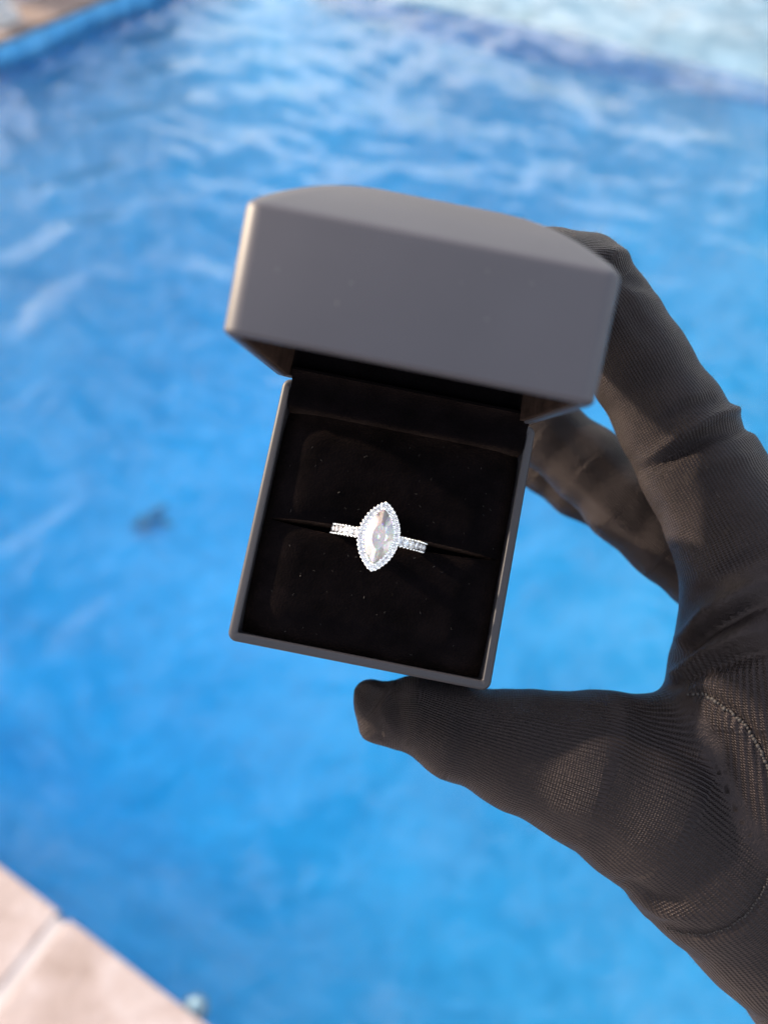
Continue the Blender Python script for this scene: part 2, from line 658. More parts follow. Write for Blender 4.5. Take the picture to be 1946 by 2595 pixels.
def loft(rings, close_first=True, close_last=True):
    vs, fs = [], []
    n = len(rings[0])
    for r in rings:
        vs += [Vector(p) * MM for p in r]
    for i in range(len(rings) - 1):
        for k in range(n):
            k2 = (k + 1) % n
            fs.append((i * n + k, i * n + k2, (i + 1) * n + k2, (i + 1) * n + k))
    if close_first:
        fs.append(tuple(range(n))[::-1])
    if close_last:
        fs.append(tuple((len(rings) - 1) * n + k for k in range(n)))
    return vs, fs


def ring_at(hx, hy, r, z, dy=0.0):
    return [(x, y + dy, z) for x, y in rrect(hx, hy, max(r, 0.05))]


WALL = 1.75
# base shell: outside up to the rim, over it and down the inside
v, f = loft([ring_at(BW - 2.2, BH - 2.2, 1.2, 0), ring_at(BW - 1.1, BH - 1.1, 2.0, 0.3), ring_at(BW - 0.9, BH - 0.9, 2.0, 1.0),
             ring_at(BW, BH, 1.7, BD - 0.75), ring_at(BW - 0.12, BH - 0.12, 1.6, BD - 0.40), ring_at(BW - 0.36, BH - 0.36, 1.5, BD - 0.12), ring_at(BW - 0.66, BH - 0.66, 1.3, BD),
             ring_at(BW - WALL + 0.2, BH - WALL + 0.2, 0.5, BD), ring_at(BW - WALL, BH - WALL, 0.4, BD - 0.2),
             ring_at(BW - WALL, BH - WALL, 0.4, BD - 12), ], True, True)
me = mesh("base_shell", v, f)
base_shell = link("base_shell", me, M_SHELL_SHADED, box)


def sharp(o, ang=35):
    o.data.polygons.foreach_set('use_smooth', [True] * len(o.data.polygons))
    bm = bmesh.new()
    bm.from_mesh(o.data)
    bmesh.ops.recalc_face_normals(bm, faces=bm.faces[:])
    for e in bm.edges:
        if len(e.link_faces) == 2 and e.calc_face_angle(0) > math.radians(ang):
            e.smooth = False
    bm.to_mesh(o.data)
    bm.free()


sharp(base_shell, 40)

# velvet cushion: puffed pad with the ring slit pressed into it
CN = 150
SLIT_Y = -1.45
hx, hy = BW - WALL - 0.15, BH - WALL - 0.15
CY1 = hy - 3.6                                    # cushion stops short of the hinge strip


def cushion_h(x, y):
    ex = (hx - abs(x))
    ey = min(y + hy, CY1 - y)
    def edge(e, w, dpt):
        return -dpt * max(0.0, 1 - max(e, 0) / w) ** 2.2
    z = 0.15 + edge(ex, 8.5, 3.0) + edge(ey, 7.5, 2.8)
    # slit: a lens shape along x, lips rolled in
    half = 1.15 * max(0.0, 1 - (x / (hx - 1.2)) ** 2) ** 0.7
    d = abs(y - SLIT_Y - 0.012 * x)
    lip = max(0.12, half)
    if half > 0:
        z -= 0.9 * math.exp(-(max(d - half, 0) / 1.5) ** 1.2) * min(1, half * 1.6)
        if d < half:
            z -= 5.0 * (1 - (d / half) ** 6)
    z += 0.13 * noise.noise(Vector((x * 0.13, y * 0.13, 3.1))) + 0.05 * noise.noise(Vector((x * 0.5, y * 0.5, 1.1)))
    return z


ys = np.unique(np.concatenate([np.linspace(-hy, CY1, 110), np.linspace(SLIT_Y - 3, SLIT_Y + 3, 90)]))
xs = np.linspace(-hx, hx, 110)
vs, fs = [], []
for y in ys:
    for x in xs:
        vs.append(Vector((x, y, BD + cushion_h(x, y))) * MM)
nx = len(xs)
for j in range(len(ys) - 1):
    for i in range(nx - 1):
        a = j * nx + i
        fs.append((a, a + 1, a + nx + 1, a + nx))
cushion = link("cushion", mesh("cushion", vs, fs), M_VELVET, box)

# velvet hinge strip between cushion and lid
v, f = loft([[(x, y, z) for (y, z) in ((hy - 3.9, BD - 4.5), (hy - 3.7, BD - 0.6), (hy - 3.0, BD + 0.3), (hy - 1.0, BD + 0.9),
                                       (hy + 1.2, BD + 2.2), (hy + 2.4, BD + 5.0), (hy + 2.9, BD + 5.0), (hy + 2.2, BD + 0.4), (hy - 0.1, BD + 0.3),
                                       (hy - 0.1, BD - 4.5))] for x in np.linspace(-hx + 0.1, hx - 0.1, 12)])
strip = link("hinge_strip", mesh("hinge_strip", v, f), M_VELVET, box)
sharp(strip, 60)

# lid: its own frame, x = width, y = hinge -> free edge, z = outwards
HY, HD = 22.2, 150.8
LD = (E2 * -0.062 + E3 * 0.998).normalized()
LO = (LD.cross(E1) * -1).normalized()
if LO.dot(E2) < 0:
    LO = -LO
LID_O = E1 * -0.5 + E2 * (HY + 0.0) - E3 * HD
LID_W = frame(LID_O, E1 * -1, LD, LO)             # right-handed
lid = empty("lid")
lid.parent = box
lid.matrix_world = LID_W
bpy.context.view_layer.update()
lid.matrix_parent_inverse = Matrix.Identity(4)
lid.matrix_basis = BOX_M.inverted() @ LID_W
LLEN, LSIDE, RISE = 50.2, 17.0, 11.6
lh = LLEN / 2


def dome(x, y):                                   # x,y from the lid's centre
    X, Y = min(abs(x) / BW, 1), min(abs(y) / lh, 1)
    rr = (lh * lh + RISE * RISE) / (2 * RISE)
    arc = (math.sqrt(rr * rr - y * y) - (rr - RISE)) / RISE
    ed = (1 - X ** 3.2) ** (1 / 3.2)
    return LSIDE + RISE * max(arc, 0) * ed


rings = []
rings.append([(x, y + lh, 7.0) for x, y in rrect(BW - WALL, lh - WALL, 0.5)])
rings.append([(x, y + lh, 0.25) for x, y in rrect(BW - WALL, lh - WALL, 0.5)])
rings.append([(x, y + lh, 0.0) for x, y in rrect(BW - WALL + 0.25, lh - WALL + 0.25, 0.6)])
rings.append([(x, y + lh, 0.0) for x, y in rrect(BW - 0.5, lh - 0.5, 2.3)])
rings.append([(x, y + lh, 0.5) for x, y in rrect(BW, lh, 2.7)])
rings.append([(x, y + lh, LSIDE - 0.6) for x, y in rrect(BW, lh, 2.7)])
for ins, dz in ((0.1, -0.25), (0.3, 0.0)):
    rings.append([(x, y + lh, LSIDE + dz + (dome(x, y) - LSIDE) * 0.8) for x, y in rrect(BW - ins, lh - ins, 2.6)])
for k in range(1, 26):
    t = 1 - k / 26
    t = 1 - (1 - t) ** 1.5 * 1.0 if False else t
    s = t ** 0.8
    rings.append([(x, y + lh, dome(x, y)) for x, y in rrect((BW - 0.3) * s, (lh - 0.3) * s, 2.5 * s)])
v, f = loft(rings, False, True)
lid_shell = link("lid_shell", mesh("lid_shell", v, f), M_SHELL, lid)
sharp(lid_shell, 30)
# lid lining
v, f = loft([[(x, y + lh, 0.35) for x, y in rrect(BW - WALL - 0.05, lh - WALL - 0.05, 0.5)],
             [(x, y + lh, 0.3) for x, y in rrect(BW - WALL - 0.9, lh - WALL - 0.9, 1.0)],
             [(x, y + lh, 1.2) for x, y in rrect(BW - WALL - 1.2, lh - WALL - 1.2, 1.2)],
             [(x, y + lh, 11.0) for x, y in rrect(BW - WALL - 1.6, lh - WALL - 1.6, 1.5)],
             [(x, y + lh, 13.5) for x, y in rrect(BW - WALL - 5, lh - WALL - 5, 2.0)]], False, True)
lining = link("lid_lining", mesh("lid_lining", v, f), M_VELVET, lid)


# lint on the velvet
def lint(name, pts_fn, n, lmin, lmax, rad, mat, parent, seed):
    r = random.Random(seed)
    vs, fs = [], []
    for _ in range(n):
        p, t1, t2, nn = pts_fn(r)
        a = r.uniform(0, 6.28)
        d = t1 * math.cos(a) + t2 * math.sin(a)
        q = nn.cross(d)
        L = r.uniform(lmin, lmax) * (2.2 if r.random() < 0.06 else 1)
        bend = r.uniform(-0.6, 0.6) * L
        rr = rad * r.uniform(0.6, 1.5)
        seg = 4
        st = len(vs)
        for i in range(seg + 1):
            t = i / seg - 0.5
            c = p + d * (t * L) + q * (bend * (t * t - 0.25)) + nn * (rr * 0.8 + 0.1 * L * (0.5 + t) * r.random())
            for k in range(3):
                an = k * 2.094
                vs.append(c + q * (rr * math.cos(an)) + nn * (rr * math.sin(an)))
        for i in range(seg):
            for k in range(3):
                fs.append((st + i * 3 + k, st + i * 3 + (k + 1) % 3, st + i * 3 + 3 + (k + 1) % 3, st + i * 3 + 3 + k))
    o = link(name, mesh(name, vs, fs), mat, parent)
    o['kind'] = 'stuff'
    return o


def cushion_pt(r):
    x, y = r.uniform(-hx + 1, hx - 1), r.uniform(-hy + 1, CY1 - 0.5)
    if abs(y - SLIT_Y) < 1.6:
        y += 3.4
    return (Vector((x, y, BD + cushion_h(x, y))) * MM, Vector((1, 0, 0)), Vector((0, 1, 0)), Vector((0, 0, 1)))


lint("lint", cushion_pt, 75, 0.1 * MM, 0.55 * MM, 0.017 * MM, M_LINT, cushion, 3)


def lid_pt(r):
    if r.random() < 0.45:                         # front face
        return (Vector((r.uniform(-20, 20), LLEN + 0.01, r.uniform(2, 15))) * MM, Vector((1, 0, 0)), Vector((0, 0, 1)), Vector((0, 1, 0)))
    x, y = r.uniform(-18, 18), r.uniform(2, 21)
    return (Vector((x, y + lh, dome(x, y) + 0.02)) * MM, Vector((1, 0, 0)), Vector((0, 1, 0)), Vector((0, 0, 1)))


M_DUST_FUZZ = mat_simple("dust_and_sunlit_fuzz", (0.17, 0.16, 0.155), 0.8)
lint("dust", lid_pt, 16, 0.2 * MM, 0.6 * MM, 0.045 * MM, M_DUST_FUZZ, lid_shell, 12)

# ------------------------------------------------------------------ ring
RO = 10.0                                         # outer radius of the band (mm)
HEAD = 5.9                                        # top of the band above the cushion
ring_c = Vector((-0.9, SLIT_Y + 0.15, BD - 1.1 + HEAD - RO))
ring_loc = Matrix.Translation(ring_c * MM) @ Matrix.Rotation(math.radians(-1.0), 4, 'Z') @ Matrix.Rotation(math.radians(2.5), 4, 'X')
RING_M = BOX_M @ ring_loc                         # x = across, y = band axis, z = up out of the box
ring = empty("engagement_ring", RING_M)
tag(ring, "white gold ring with marquise stone in a halo, set in the black velvet slit", "ring")
# band
BWD, BTH = 0.98, 1.3                              # half width, thickness
vs, fs = [], []
n = 96
sec = [(BWD * 0.86, -0.05), (BWD, -0.2), (BWD, -0.9), (BWD * 0.7, -BTH), (-BWD * 0.7, -BTH), (-BWD, -0.9), (-BWD, -0.2), (-BWD * 0.86, -0.05),
       (-BWD * 0.68, -0.1), (-BWD * 0.60, -0.5), (BWD * 0.60, -0.5), (BWD * 0.68, -0.1)]
for i in range(n):
    a = 2 * math.pi * i / n
    for y, dr in sec:
        r = RO - 0.15 + dr
        vs.append(Vector((r * math.sin(a), y, r * math.cos(a))) * MM)
m = len(sec)
for i in range(n):
    for k in range(m):
        fs.append((i * m + k, i * m + (k + 1) % m, ((i + 1) % n) * m + (k + 1) % m, ((i + 1) % n) * m + k))
band = link("band", mesh("band", vs, fs), M_METAL, ring)
sharp(band, 30)


def brilliant(outline, tz, tw, gz, pz, name, gem, mains=8):
    """round/marquise brilliant: outline(angle)->(x,y); table height, table scale, girdle half, pavilion depth"""
    vs, fs = [], []
    def add(a, s, z):
        x, y = outline(a)
        vs.append((x * s * MM, y * s * MM, z * MM))
        return len(vs) - 1
    N = mains
    st = 2 * math.pi / N
    tab = [add(k * st, tw, tz) for k in range(N)]
    mid = [add((k + 0.5) * st, tw + (1 - tw) * 0.42, tz * 0.62) for k in range(N)]
    gu = [add(k * st / 2, 1.0, gz) for k in range(2 * N)]
    gl = [add(k * st / 2, 1.0, -gz) for k in range(2 * N)]
    pav = [add((k + 0.5) * st, 0.36, -gz - pz * 0.66) for k in range(N)]
    vs.append((0, 0, (-gz - pz) * MM))
    cu = len(vs) - 1
    fs.append(tuple(tab))
    for k in range(N):
        k2 = (k + 1) % N
        fs.append((tab[k2], tab[k], mid[k]))
        g0, g1, g2 = gu[2 * k], gu[2 * k + 1], gu[(2 * k + 2) % (2 * N)]
        fs.append((mid[k], g0, g1))
        fs.append((mid[k], g1, g2))
        fs.append((tab[k], mid[k - 1], g0))
        fs.append((tab[k], g0, mid[k]))
        l0, l1, l2 = gl[2 * k], gl[2 * k + 1], gl[(2 * k + 2) % (2 * N)]
        fs.append((pav[k], l1, l0))
        fs.append((pav[k], l2, l1))
        fs.append((cu, pav[k], l0))
        fs.append((cu, l2, pav[k]))
        fs.append((g0, l0, l1, g1))
        fs.append((g1, l1, l2, g2))
    bm = bmesh.new()
    tmp = mesh(name, vs, fs)
    bm.from_mesh(tmp)
    bpy.data.meshes.remove(tmp)
    bmesh.ops.recalc_face_normals(bm, faces=bm.faces[:])
    me = bpy.data.meshes.new(name)
    bm.to_mesh(me)
    bm.free()
    me.materials.append(gem)
    return me


def marq(a, L, W, n=1.0):
    """marquise outline, half length L along y, half width W along x; parametrised by the angle of an ellipse"""
    t = math.sin(a)                               # -1..1 along y
    y = L * math.copysign(abs(t) ** 0.94, t)
    R_ = (L * L + W * W) / (2 * W)
    x = math.sqrt(max(R_ * R_ - y * y, 0)) - (R_ - W)
    return (math.copysign(max(x, 0), math.cos(a)) if abs(math.cos(a)) > 1e-6 else 0.0, y)


GL, GW = 5.15, 2.62                               # centre stone half length and width
HZ = RO + 1.0                                     # halo plane height
stone = link("centre_stone", brilliant(lambda a: marq(a, GL, GW), 1.25, 0.48, 0.08, 2.0, "centre_stone", M_GEM, 16), None, ring, False)
stone.location = (0, 0, (HZ + 0.25) * MM)
stone['label'] = "marquise cut clear centre stone"

# halo plate: a marquise ring carrying the small stones
HL, HW = 6.5, 3.85


def halo_pt(t, L, W, round_=0.35):
    """rounded marquise outline at parameter t in 0..1 by angle"""
    a = 2 * math.pi * t
    x, y = marq(a, L, W)
    ex, ey = W * math.cos(a), L * math.sin(a)     # blend with an ellipse to round the tips
    w = round_ * abs(math.sin(a)) ** 6
    return Vector((x * (1 - w) + ex * w, y, 0))


def arc_pts(L, W, n):
    fine = [halo_pt(i / 720, L, W) for i in range(721)]
    acc = [0]
    for a, b in zip(fine, fine[1:]):
        acc.append(acc[-1] + (b - a).length)
    out = []
    for i in range(n):
        s = acc[-1] * i / n
        j = max(k for k in range(720) if acc[k] <= s + 1e-9)
        out.append(fine[j])
    return out


n = 120
vs, fs = [], []
for i in range(n):
    t = i / n
    for (L, W, z) in ((HL - 0.02, HW - 0.02, -0.12), (HL, HW, -0.85), (GL - 0.25, GW - 0.3, -1.2), (GL - 0.02, GW - 0.05, -0.10),
                      (GL + 0.12, GW + 0.10, -0.10), (GL + 0.20, GW + 0.18, -0.55), (HL - 0.26, HW - 0.26, -0.55), (HL - 0.18, HW - 0.18, -0.12)):
        p = halo_pt(t, L, W)
        vs.append(Vector((p.x, p.y, HZ + z)) * MM)
for i in range(n):
    for k in range(8):
        fs.append((i * 8 + k, i * 8 + (k + 1) % 8, ((i + 1) % n) * 8 + (k + 1) % 8, ((i + 1) % n) * 8 + k))
halo = link("halo_setting", mesh("halo_setting", vs, fs), M_METAL, ring)
sharp(halo, 30)
# gallery below the halo, joining it to the band
v, f = loft([[(p.x, p.y, HZ - 0.7) for p in (halo_pt(i / 40, HL - 0.8, HW - 0.7) for i in range(40))],
             [(p.x, p.y, HZ - 2.0) for p in (halo_pt(i / 40, 2.6, 1.7) for i in range(40))],
             [(p.x, p.y, RO - 1.0) for p in (halo_pt(i / 40, 0.8, 1.0) for i in range(40))]], False, True)
link("gallery", mesh("gallery", v, f), M_METAL, ring)

small = brilliant(lambda a: (0.45 * math.cos(a), 0.45 * math.sin(a)), 0.20, 0.54, 0.02, 0.40, "halo_stone", M_GEMS)
band_gem = brilliant(lambda a: (0.64 * math.cos(a), 0.64 * math.sin(a)), 0.22, 0.56, 0.03, 0.45, "band_stone", M_GEMS)
for p in arc_pts((HL + GL) / 2 + 0.02, (HW + GW) / 2 + 0.02, 30):
    o = link("halo_stone", small, None, ring, False)
    o.location = Vector((p.x, p.y, HZ + 0.0)) * MM
    o.rotation_euler = (random.uniform(-.06, .06), random.uniform(-.06, .06), random.uniform(0, 0.8))
for sgn in (-1, 1):
    for k in range(6):
        a = sgn * (math.radians(24.5) + k * math.radians(8.0))
        o = link("band_stone", band_gem, None, ring, False)
        o.location = Vector((math.sin(a) * (RO - 0.04), 0, math.cos(a) * (RO - 0.04))) * MM
        o.rotation_euler = (random.uniform(-.05, .05), a, 0)


def bead_cloud(name, pts, parent, r):
    bm = bmesh.new()
    for p in pts:
        bmesh.ops.create_icosphere(bm, subdivisions=1, radius=r * MM * random.uniform(0.85, 1.15),
                                   matrix=Matrix.Translation(Vector(p) * MM))
    o = link(name, bm_mesh(name, bm), M_METAL, parent)
    o['kind'] = 'stuff'
    return o


bp = [(p.x, p.y, HZ + 0.06) for p in arc_pts(HL - 0.10, HW - 0.10, 40)] + [(p.x, p.y, HZ + 0.1) for p in arc_pts(GL + 0.14, GW + 0.14, 30)]
bead_cloud("beadwork", bp, halo, 0.29)
bb = []
for sgn in (-1, 1):
    for k in range(11):
        a = sgn * (math.radians(20.5) + k * math.radians(4.8))
        for y in (-BWD + 0.1, BWD - 0.1):
            bb.append(((RO - 0.02) * math.sin(a), y, (RO - 0.02) * math.cos(a)))
bead_cloud("beadwork", bb, band, 0.30)
# six claws on the centre stone
for (cx_, cy_) in ((0.0, GL + 0.05), (0.0, -GL - 0.05), (1.25, GL - 1.05), (-1.25, GL - 1.05), (1.25, -GL + 1.05), (-1.25, -GL + 1.05)):
    bm = bmesh.new()
    bmesh.ops.create_uvsphere(bm, u_segments=12, v_segments=8, radius=0.27 * MM)
    for vv in bm.verts:
        vv.co.z *= 0.9
        if vv.co.z < 0:
            vv.co.z *= 3.0
    o = link("claw", bm_mesh("claw", bm), M_METAL, ring)
    o.location = Vector((cx_ * 1.02, cy_, HZ + 0.48)) * MM

# ------------------------------------------------------------------ gloved hand (distance field -> surface)
# nodes: photograph position, distance and radius in mm; every chain is a tapering limb
INDEX = [(1310, 715, 150, 7.2), (1395, 690, 160, 8.2), (1476, 708, 164, 8.8), (1545, 800, 165, 9.6), (1620, 930, 164, 10.1),
         (1698, 1060, 163, 10.7), (1775, 1190, 162, 11.7), (1858, 1330, 160, 12.8), (1915, 1440, 158, 14.2), (1960, 1560, 157, 17.5)]
MIDDLE = [(1270, 1035, 190, 7.6), (1380, 1090, 188, 8.6), (1488, 1178, 186, 9.0), (1590, 1278, 183, 9.4), (1700, 1366, 180, 9.9),
          (1810, 1440, 178, 11), (1970, 1570, 176, 15)]
RINGF = [(1250, 1105, 208, 7.3), (1380, 1166, 206, 8.0), (1470, 1234, 204, 8.0), (1570, 1280, 201, 8.4), (1720, 1395, 198, 9.3),
         (1970, 1580, 195, 14)]
LITTLE = [(1330, 1080, 224, 6.3), (1480, 1150, 222, 6.8), (1700, 1320, 216, 8), (1960, 1580, 211, 12)]
THUMB = [(950, 1775, 160, 3.0), (975, 1798, 160, 5.0), (1050, 1806, 160, 7.2), (1160, 1853, 159, 9.3), (1320, 1902, 158, 11.7),
         (1480, 1950, 157, 14.4), (1640, 2032, 157, 16.4), (1800, 2160, 158, 18.0), (1950, 2310, 159, 17.6), (2085, 2490, 160, 15.5)]
WEB = [(1380, 1868, 158, 8.6), (1550, 1880, 158, 9.6), (1690, 1884, 158, 9.6), (1800, 1860, 158, 11)]
THUMB_TIP = [(928, 1753, 160, 1.7), (948, 1842, 160, 1.7), (1005, 1852, 160, 2.4)]
PALM = [(1960, 1560, 157, 17.5), (1990, 1740, 158, 22), (2020, 1950, 160, 25), (2080, 2200, 162, 25), (2160, 2450, 164, 22),
        (2290, 2800, 166, 23), (2500, 3300, 168, 27)]
PALM2 = [(1970, 1570, 180, 16), (2020, 1800, 180, 21), (2080, 2150, 180, 22), (2170, 2450, 178, 20), (2300, 2800, 178, 22), (2520, 3300, 178, 25)]
PALM3 = [(1960, 1580, 200, 14), (2060, 1850, 200, 18), (2120, 2200, 196, 18), (2180, 2480, 190, 16)]
ULNAR = [(1880, 1545, 196, 12), (1960, 1620, 200, 13)]


def chain(nodes):
    return [(np.array(px(x, y, d)), r) for x, y, d, r in nodes]


CH = {k: chain(v) for k, v in dict(index=INDEX, middle=MIDDLE, ringf=RINGF, little=LITTLE, thumb=THUMB, tip=THUMB_TIP, web=WEB, palm=PALM,
                                    palm2=PALM2, palm3=PALM3, ulnar=ULNAR).items()}


def sd_cone(P, a, ra, b, rb):
    ba = b - a
    L2 = float(ba @ ba)
    t = np.clip(((P - a) @ ba) / L2, 0, 1)
    d = np.linalg.norm(P - a - t[..., None] * ba, axis=-1)
    ts = t * t * (3 - 2 * t) * 0.35 + t * 0.65
    return d - (ra + (rb - ra) * ts)


def smin(a, b, k):
    h = np.clip(0.5 + 0.5 * (b - a) / k, 0, 1)
    return b + (a - b) * h - k * h * (1 - h)


def sd_chain(P, c, k=3.0):
    d = None
    for (a, ra), (b, rb) in zip(c, c[1:]):
        e = sd_cone(P, a, ra, b, rb)
        d = e if d is None else smin(d, e, k)
    return d


def hand_sdf(P):
    P = P.astype(np.float32)
    th = smin(sd_chain(P, CH['thumb']), sd_chain(P, CH['tip']), 4.0)
    th = smin(th, sd_chain(P, CH['web']), 3.0)
    pl = smin(sd_chain(P, CH['palm'], 6), sd_chain(P, CH['palm2'], 6), 8)
    pl = smin(pl, sd_chain(P, CH['palm3'], 6), 8)
    pl = smin(pl, sd_chain(P, CH['ulnar']), 4)
    body = smin(pl, th, 4.0)
    out = None
    for k in ('index', 'middle', 'ringf', 'little'):
        f_ = smin(sd_chain(P, CH[k]), body, 3.5)
        out = f_ if out is None else np.minimum(out, f_)
    return out


def surface_nets(fn, lo, hi, h):
    n = [int(math.ceil((hi[i] - lo[i]) / h)) + 1 for i in range(3)]
    ax = [lo[i] + h * np.arange(n[i]) for i in range(3)]
    F = np.empty(n, np.float32)
    for i0 in range(0, n[0], 24):
        i1 = min(i0 + 24, n[0])
        X, Y, Z = np.meshgrid(ax[0][i0:i1], ax[1], ax[2], indexing='ij')
        F[i0:i1] = fn(np.stack([X, Y, Z], -1))
    S = F < 0
    c = [slice(0, -1), slice(1, None)]
    cnt = sum(S[c[i], c[j], c[k]].astype(np.int8) for i in (0, 1) for j in (0, 1) for k in (0, 1))
    act = (cnt > 0) & (cnt < 8)
    ids = -np.ones(act.shape, np.int64)
    cells = np.argwhere(act)
    ids[tuple(cells.T)] = np.arange(len(cells))
    acc = np.zeros((len(cells), 3))
    num = np.zeros(len(cells))
    corners = [(i, j, k) for i in (0, 1) for j in (0, 1) for k in (0, 1)]
    for a in corners:
        for d in range(3):
            if a[d] == 1:
                continue
            b = list(a)
            b[d] = 1
            fa = F[tuple((cells + a).T)]
            fb = F[tuple((cells + b).T)]
            m = (fa < 0) != (fb < 0)
            t = np.where(m, fa / np.where(m, fa - fb, 1), 0)
            p = np.repeat(np.array(a, float)[None], len(cells), 0)
            p[:, d] = t
            acc[m] += p[m]
            num[m] += 1
    V = (cells + acc / num[:, None]) * h + np.array(lo)
    faces = []
    for d in range(3):
        e1, e2 = [(1, 2), (2, 0), (0, 1)][d]
        sl_a = [slice(None)] * 3
        sl_b = [slice(None)] * 3
        sl_a[d], sl_b[d] = slice(0, -1), slice(1, None)
        A_, B_ = S[tuple(sl_a)], S[tuple(sl_b)]
        E_ = np.argwhere(A_ != B_)
        ok = (E_[:, e1] > 0) & (E_[:, e2] > 0) & (E_[:, e1] < n[e1] - 1) & (E_[:, e2] < n[e2] - 1)
        E_ = E_[ok]
        flip = A_[tuple(E_.T)]
        q = []
        for (o1, o2) in ((-1, -1), (0, -1), (0, 0), (-1, 0)):
            cc = E_.copy()
            cc[:, e1] += o1
            cc[:, e2] += o2
            q.append(ids[tuple(cc.T)])
        q = np.stack(q, -1)
        q[~flip] = q[~flip][:, ::-1]
        faces.append(q)
    return V, np.concatenate(faces)


HLO, HHI = (-10.0, -150.0, -236.0), (142.0, 66.0, -128.0)
HV, HF = surface_nets(hand_sdf, HLO, HHI, 1.0)


def grad(P, e=0.4):
    g = np.stack([hand_sdf(P + np.eye(3)[i] * e) - hand_sdf(P - np.eye(3)[i] * e) for i in range(3)], -1)
    return g / np.maximum(np.linalg.norm(g, axis=-1, keepdims=True), 1e-6)


for _ in range(2):
    g = grad(HV)
    HV = HV - g * hand_sdf(HV)[:, None]
g = grad(HV)

# which limb each point belongs to, and knit coordinates along / across it
groups = [('thumb', ['thumb', 'tip', 'web']), ('index', ['index']), ('middle', ['middle']), ('ringf', ['ringf']), ('little', ['little']),
          ('palm', ['palm', 'palm2', 'palm3', 'ulnar'])]
dist = np.stack([np.min([sd_chain(HV.astype(np.float32), CH[c]) for c in cs], 0) for _, cs in groups], -1)
owner = np.argmin(dist, -1)


def knit_coords(c, P):
    best = np.full(len(P), 1e9)
    U_, V_ = np.zeros(len(P)), np.zeros(len(P))
    s0 = 0.0
    for (a, ra), (b, rb) in zip(c, c[1:]):
        ba = b - a
        L = np.linalg.norm(ba)
        dr = ba / L
        t = np.clip(((P - a) @ ba) / L ** 2, 0, 1)
        q = P - a - t[:, None] * ba
        d = np.linalg.norm(q, axis=-1)
        side = np.cross(dr, np.array([0, 0, 1.0]))
        side /= np.linalg.norm(side)
        up = np.cross(side, dr)
        up *= np.sign(up[2])
        ang = np.arctan2(q @ side, q @ up)        # seam of the angle on the far side
        m = d < best
        best[m] = d[m]
        U_[m] = (s0 + t * L)[m]
        V_[m] = (ang * 9.5)[m]
        s0 += L
    return U_, V_


RIB = np.zeros((len(HV), 3))
sd_ = np.sort(dist, -1)
RIB[:, 2] = np.clip((sd_[:, 1] - sd_[:, 0] - 1.0) / 1.6, 0, 1)
for gi, (nm, cs) in enumerate(groups):
    m = owner == gi
    if m.any():
        u_, v_ = knit_coords(CH[cs[0]], HV[m])
        RIB[m, 0], RIB[m, 1] = u_, v_

# folds in the fabric: ridges and grooves along short lines on the near side
PXY = np.stack([HV[:, 0] / -HV[:, 2] * FPX + CX, -HV[:, 1] / -HV[:, 2] * FPX + CY], -1)


def pl_dist(P2, line):
    best = np.full(len(P2), 1e9)
    tt = np.zeros(len(P2))
    n = len(line) - 1
    for i in range(n):
        a, b = np.array(line[i], float), np.array(line[i + 1], float)
        ba = b - a
        t = np.clip(((P2 - a) @ ba) / (ba @ ba), 0, 1)
        d = np.linalg.norm(P2 - a - t[:, None] * ba, axis=-1)
        m = d < best
        best[m] = d[m]
        tt[m] = ((i + t) / n)[m]
    return best, tt


disp = np.zeros(len(HV))
FOLDS = [  # line, width px, height mm, limbs
    ([(1885, 1036), (1800, 1058), (1720, 1106), (1640, 1160)], 15, 1.9, (1,)),
    ([(1900, 1082), (1800, 1106), (1720, 1148), (1630, 1196)], 15, -1.5, (1,)),
    ([(1800, 1012), (1740, 1030), (1680, 1064)], 13, -0.9, (1,)),
    ([(1900, 1150), (1820, 1170), (1740, 1212)], 16, 0.5, (1,)),
    ([(1660, 730), (1560, 690), (1500, 690)], 20, -1.0, (1,)),
    ([(1615, 650), (1540, 640), (1470, 650)], 18, 0.9, (1,)),
    ([(1560, 720), (1600, 800), (1660, 870)], 18, -0.4, (1,)),
    ([(1725, 1625), (1790, 1552), (1900, 1490), (1970, 1470)], 17, 2.0, (0, 1, 5)),
    ([(1715, 1672), (1800, 1600), (1900, 1545), (1970, 1530)], 15, -1.8, (0, 1, 5)),
    ([(1705, 1712), (1790, 1650), (1890, 1600), (1970, 1590)], 15, 1.7, (0, 1, 5)),
    ([(1700, 1742), (1800, 1695), (1900, 1660), (1970, 1650)], 15, -1.6, (0, 1, 5)),
    ([(1760, 1510), (1840, 1450), (1930, 1400)], 18, -0.8, (1, 5)),
    ([(1745, 1760), (1780, 1757), (1844, 1799), (1889, 1838), (1921, 1889), (1950, 1960), (1965, 2030)], 13, -1.3, (0, 5, 1)),
    ([(1590, 2240), (1660, 2280), (1740, 2290)], 16, -1.2, (0, 5)),
    ([(1605, 2272), (1680, 2315), (1760, 2325)], 15, 0.9, (0, 5)),
    ([(1650, 2330), (1720, 2362), (1800, 2368), (1860, 2345), (1910, 2300), (1950, 2220)], 12, -0.7, (0, 5)),
    ([(1150, 1765), (1185, 1850), (1170, 1970)], 30, -0.8, (0,)),
    ([(1020, 1740), (1005, 1800), (1020, 1870)], 16, -0.6, (0,)),
    ([(985, 1730), (968, 1790), (985, 1850)], 11, 0.5, (0,)),
    ([(1300, 1770), (1400, 1800), (1560, 1810)], 22, -0.4, (0,)),
    ([(1400, 2090), (1500, 2120), (1600, 2180)], 24, -0.5, (0, 5)),
    ([(1420, 1075), (1500, 1160), (1590, 1260)], 22, -0.6, (2,)),
    ([(1460, 1230), (1540, 1290), (1640, 1400)], 16, 0.5, (2,)),
]
near = g[:, 2] > -0.25
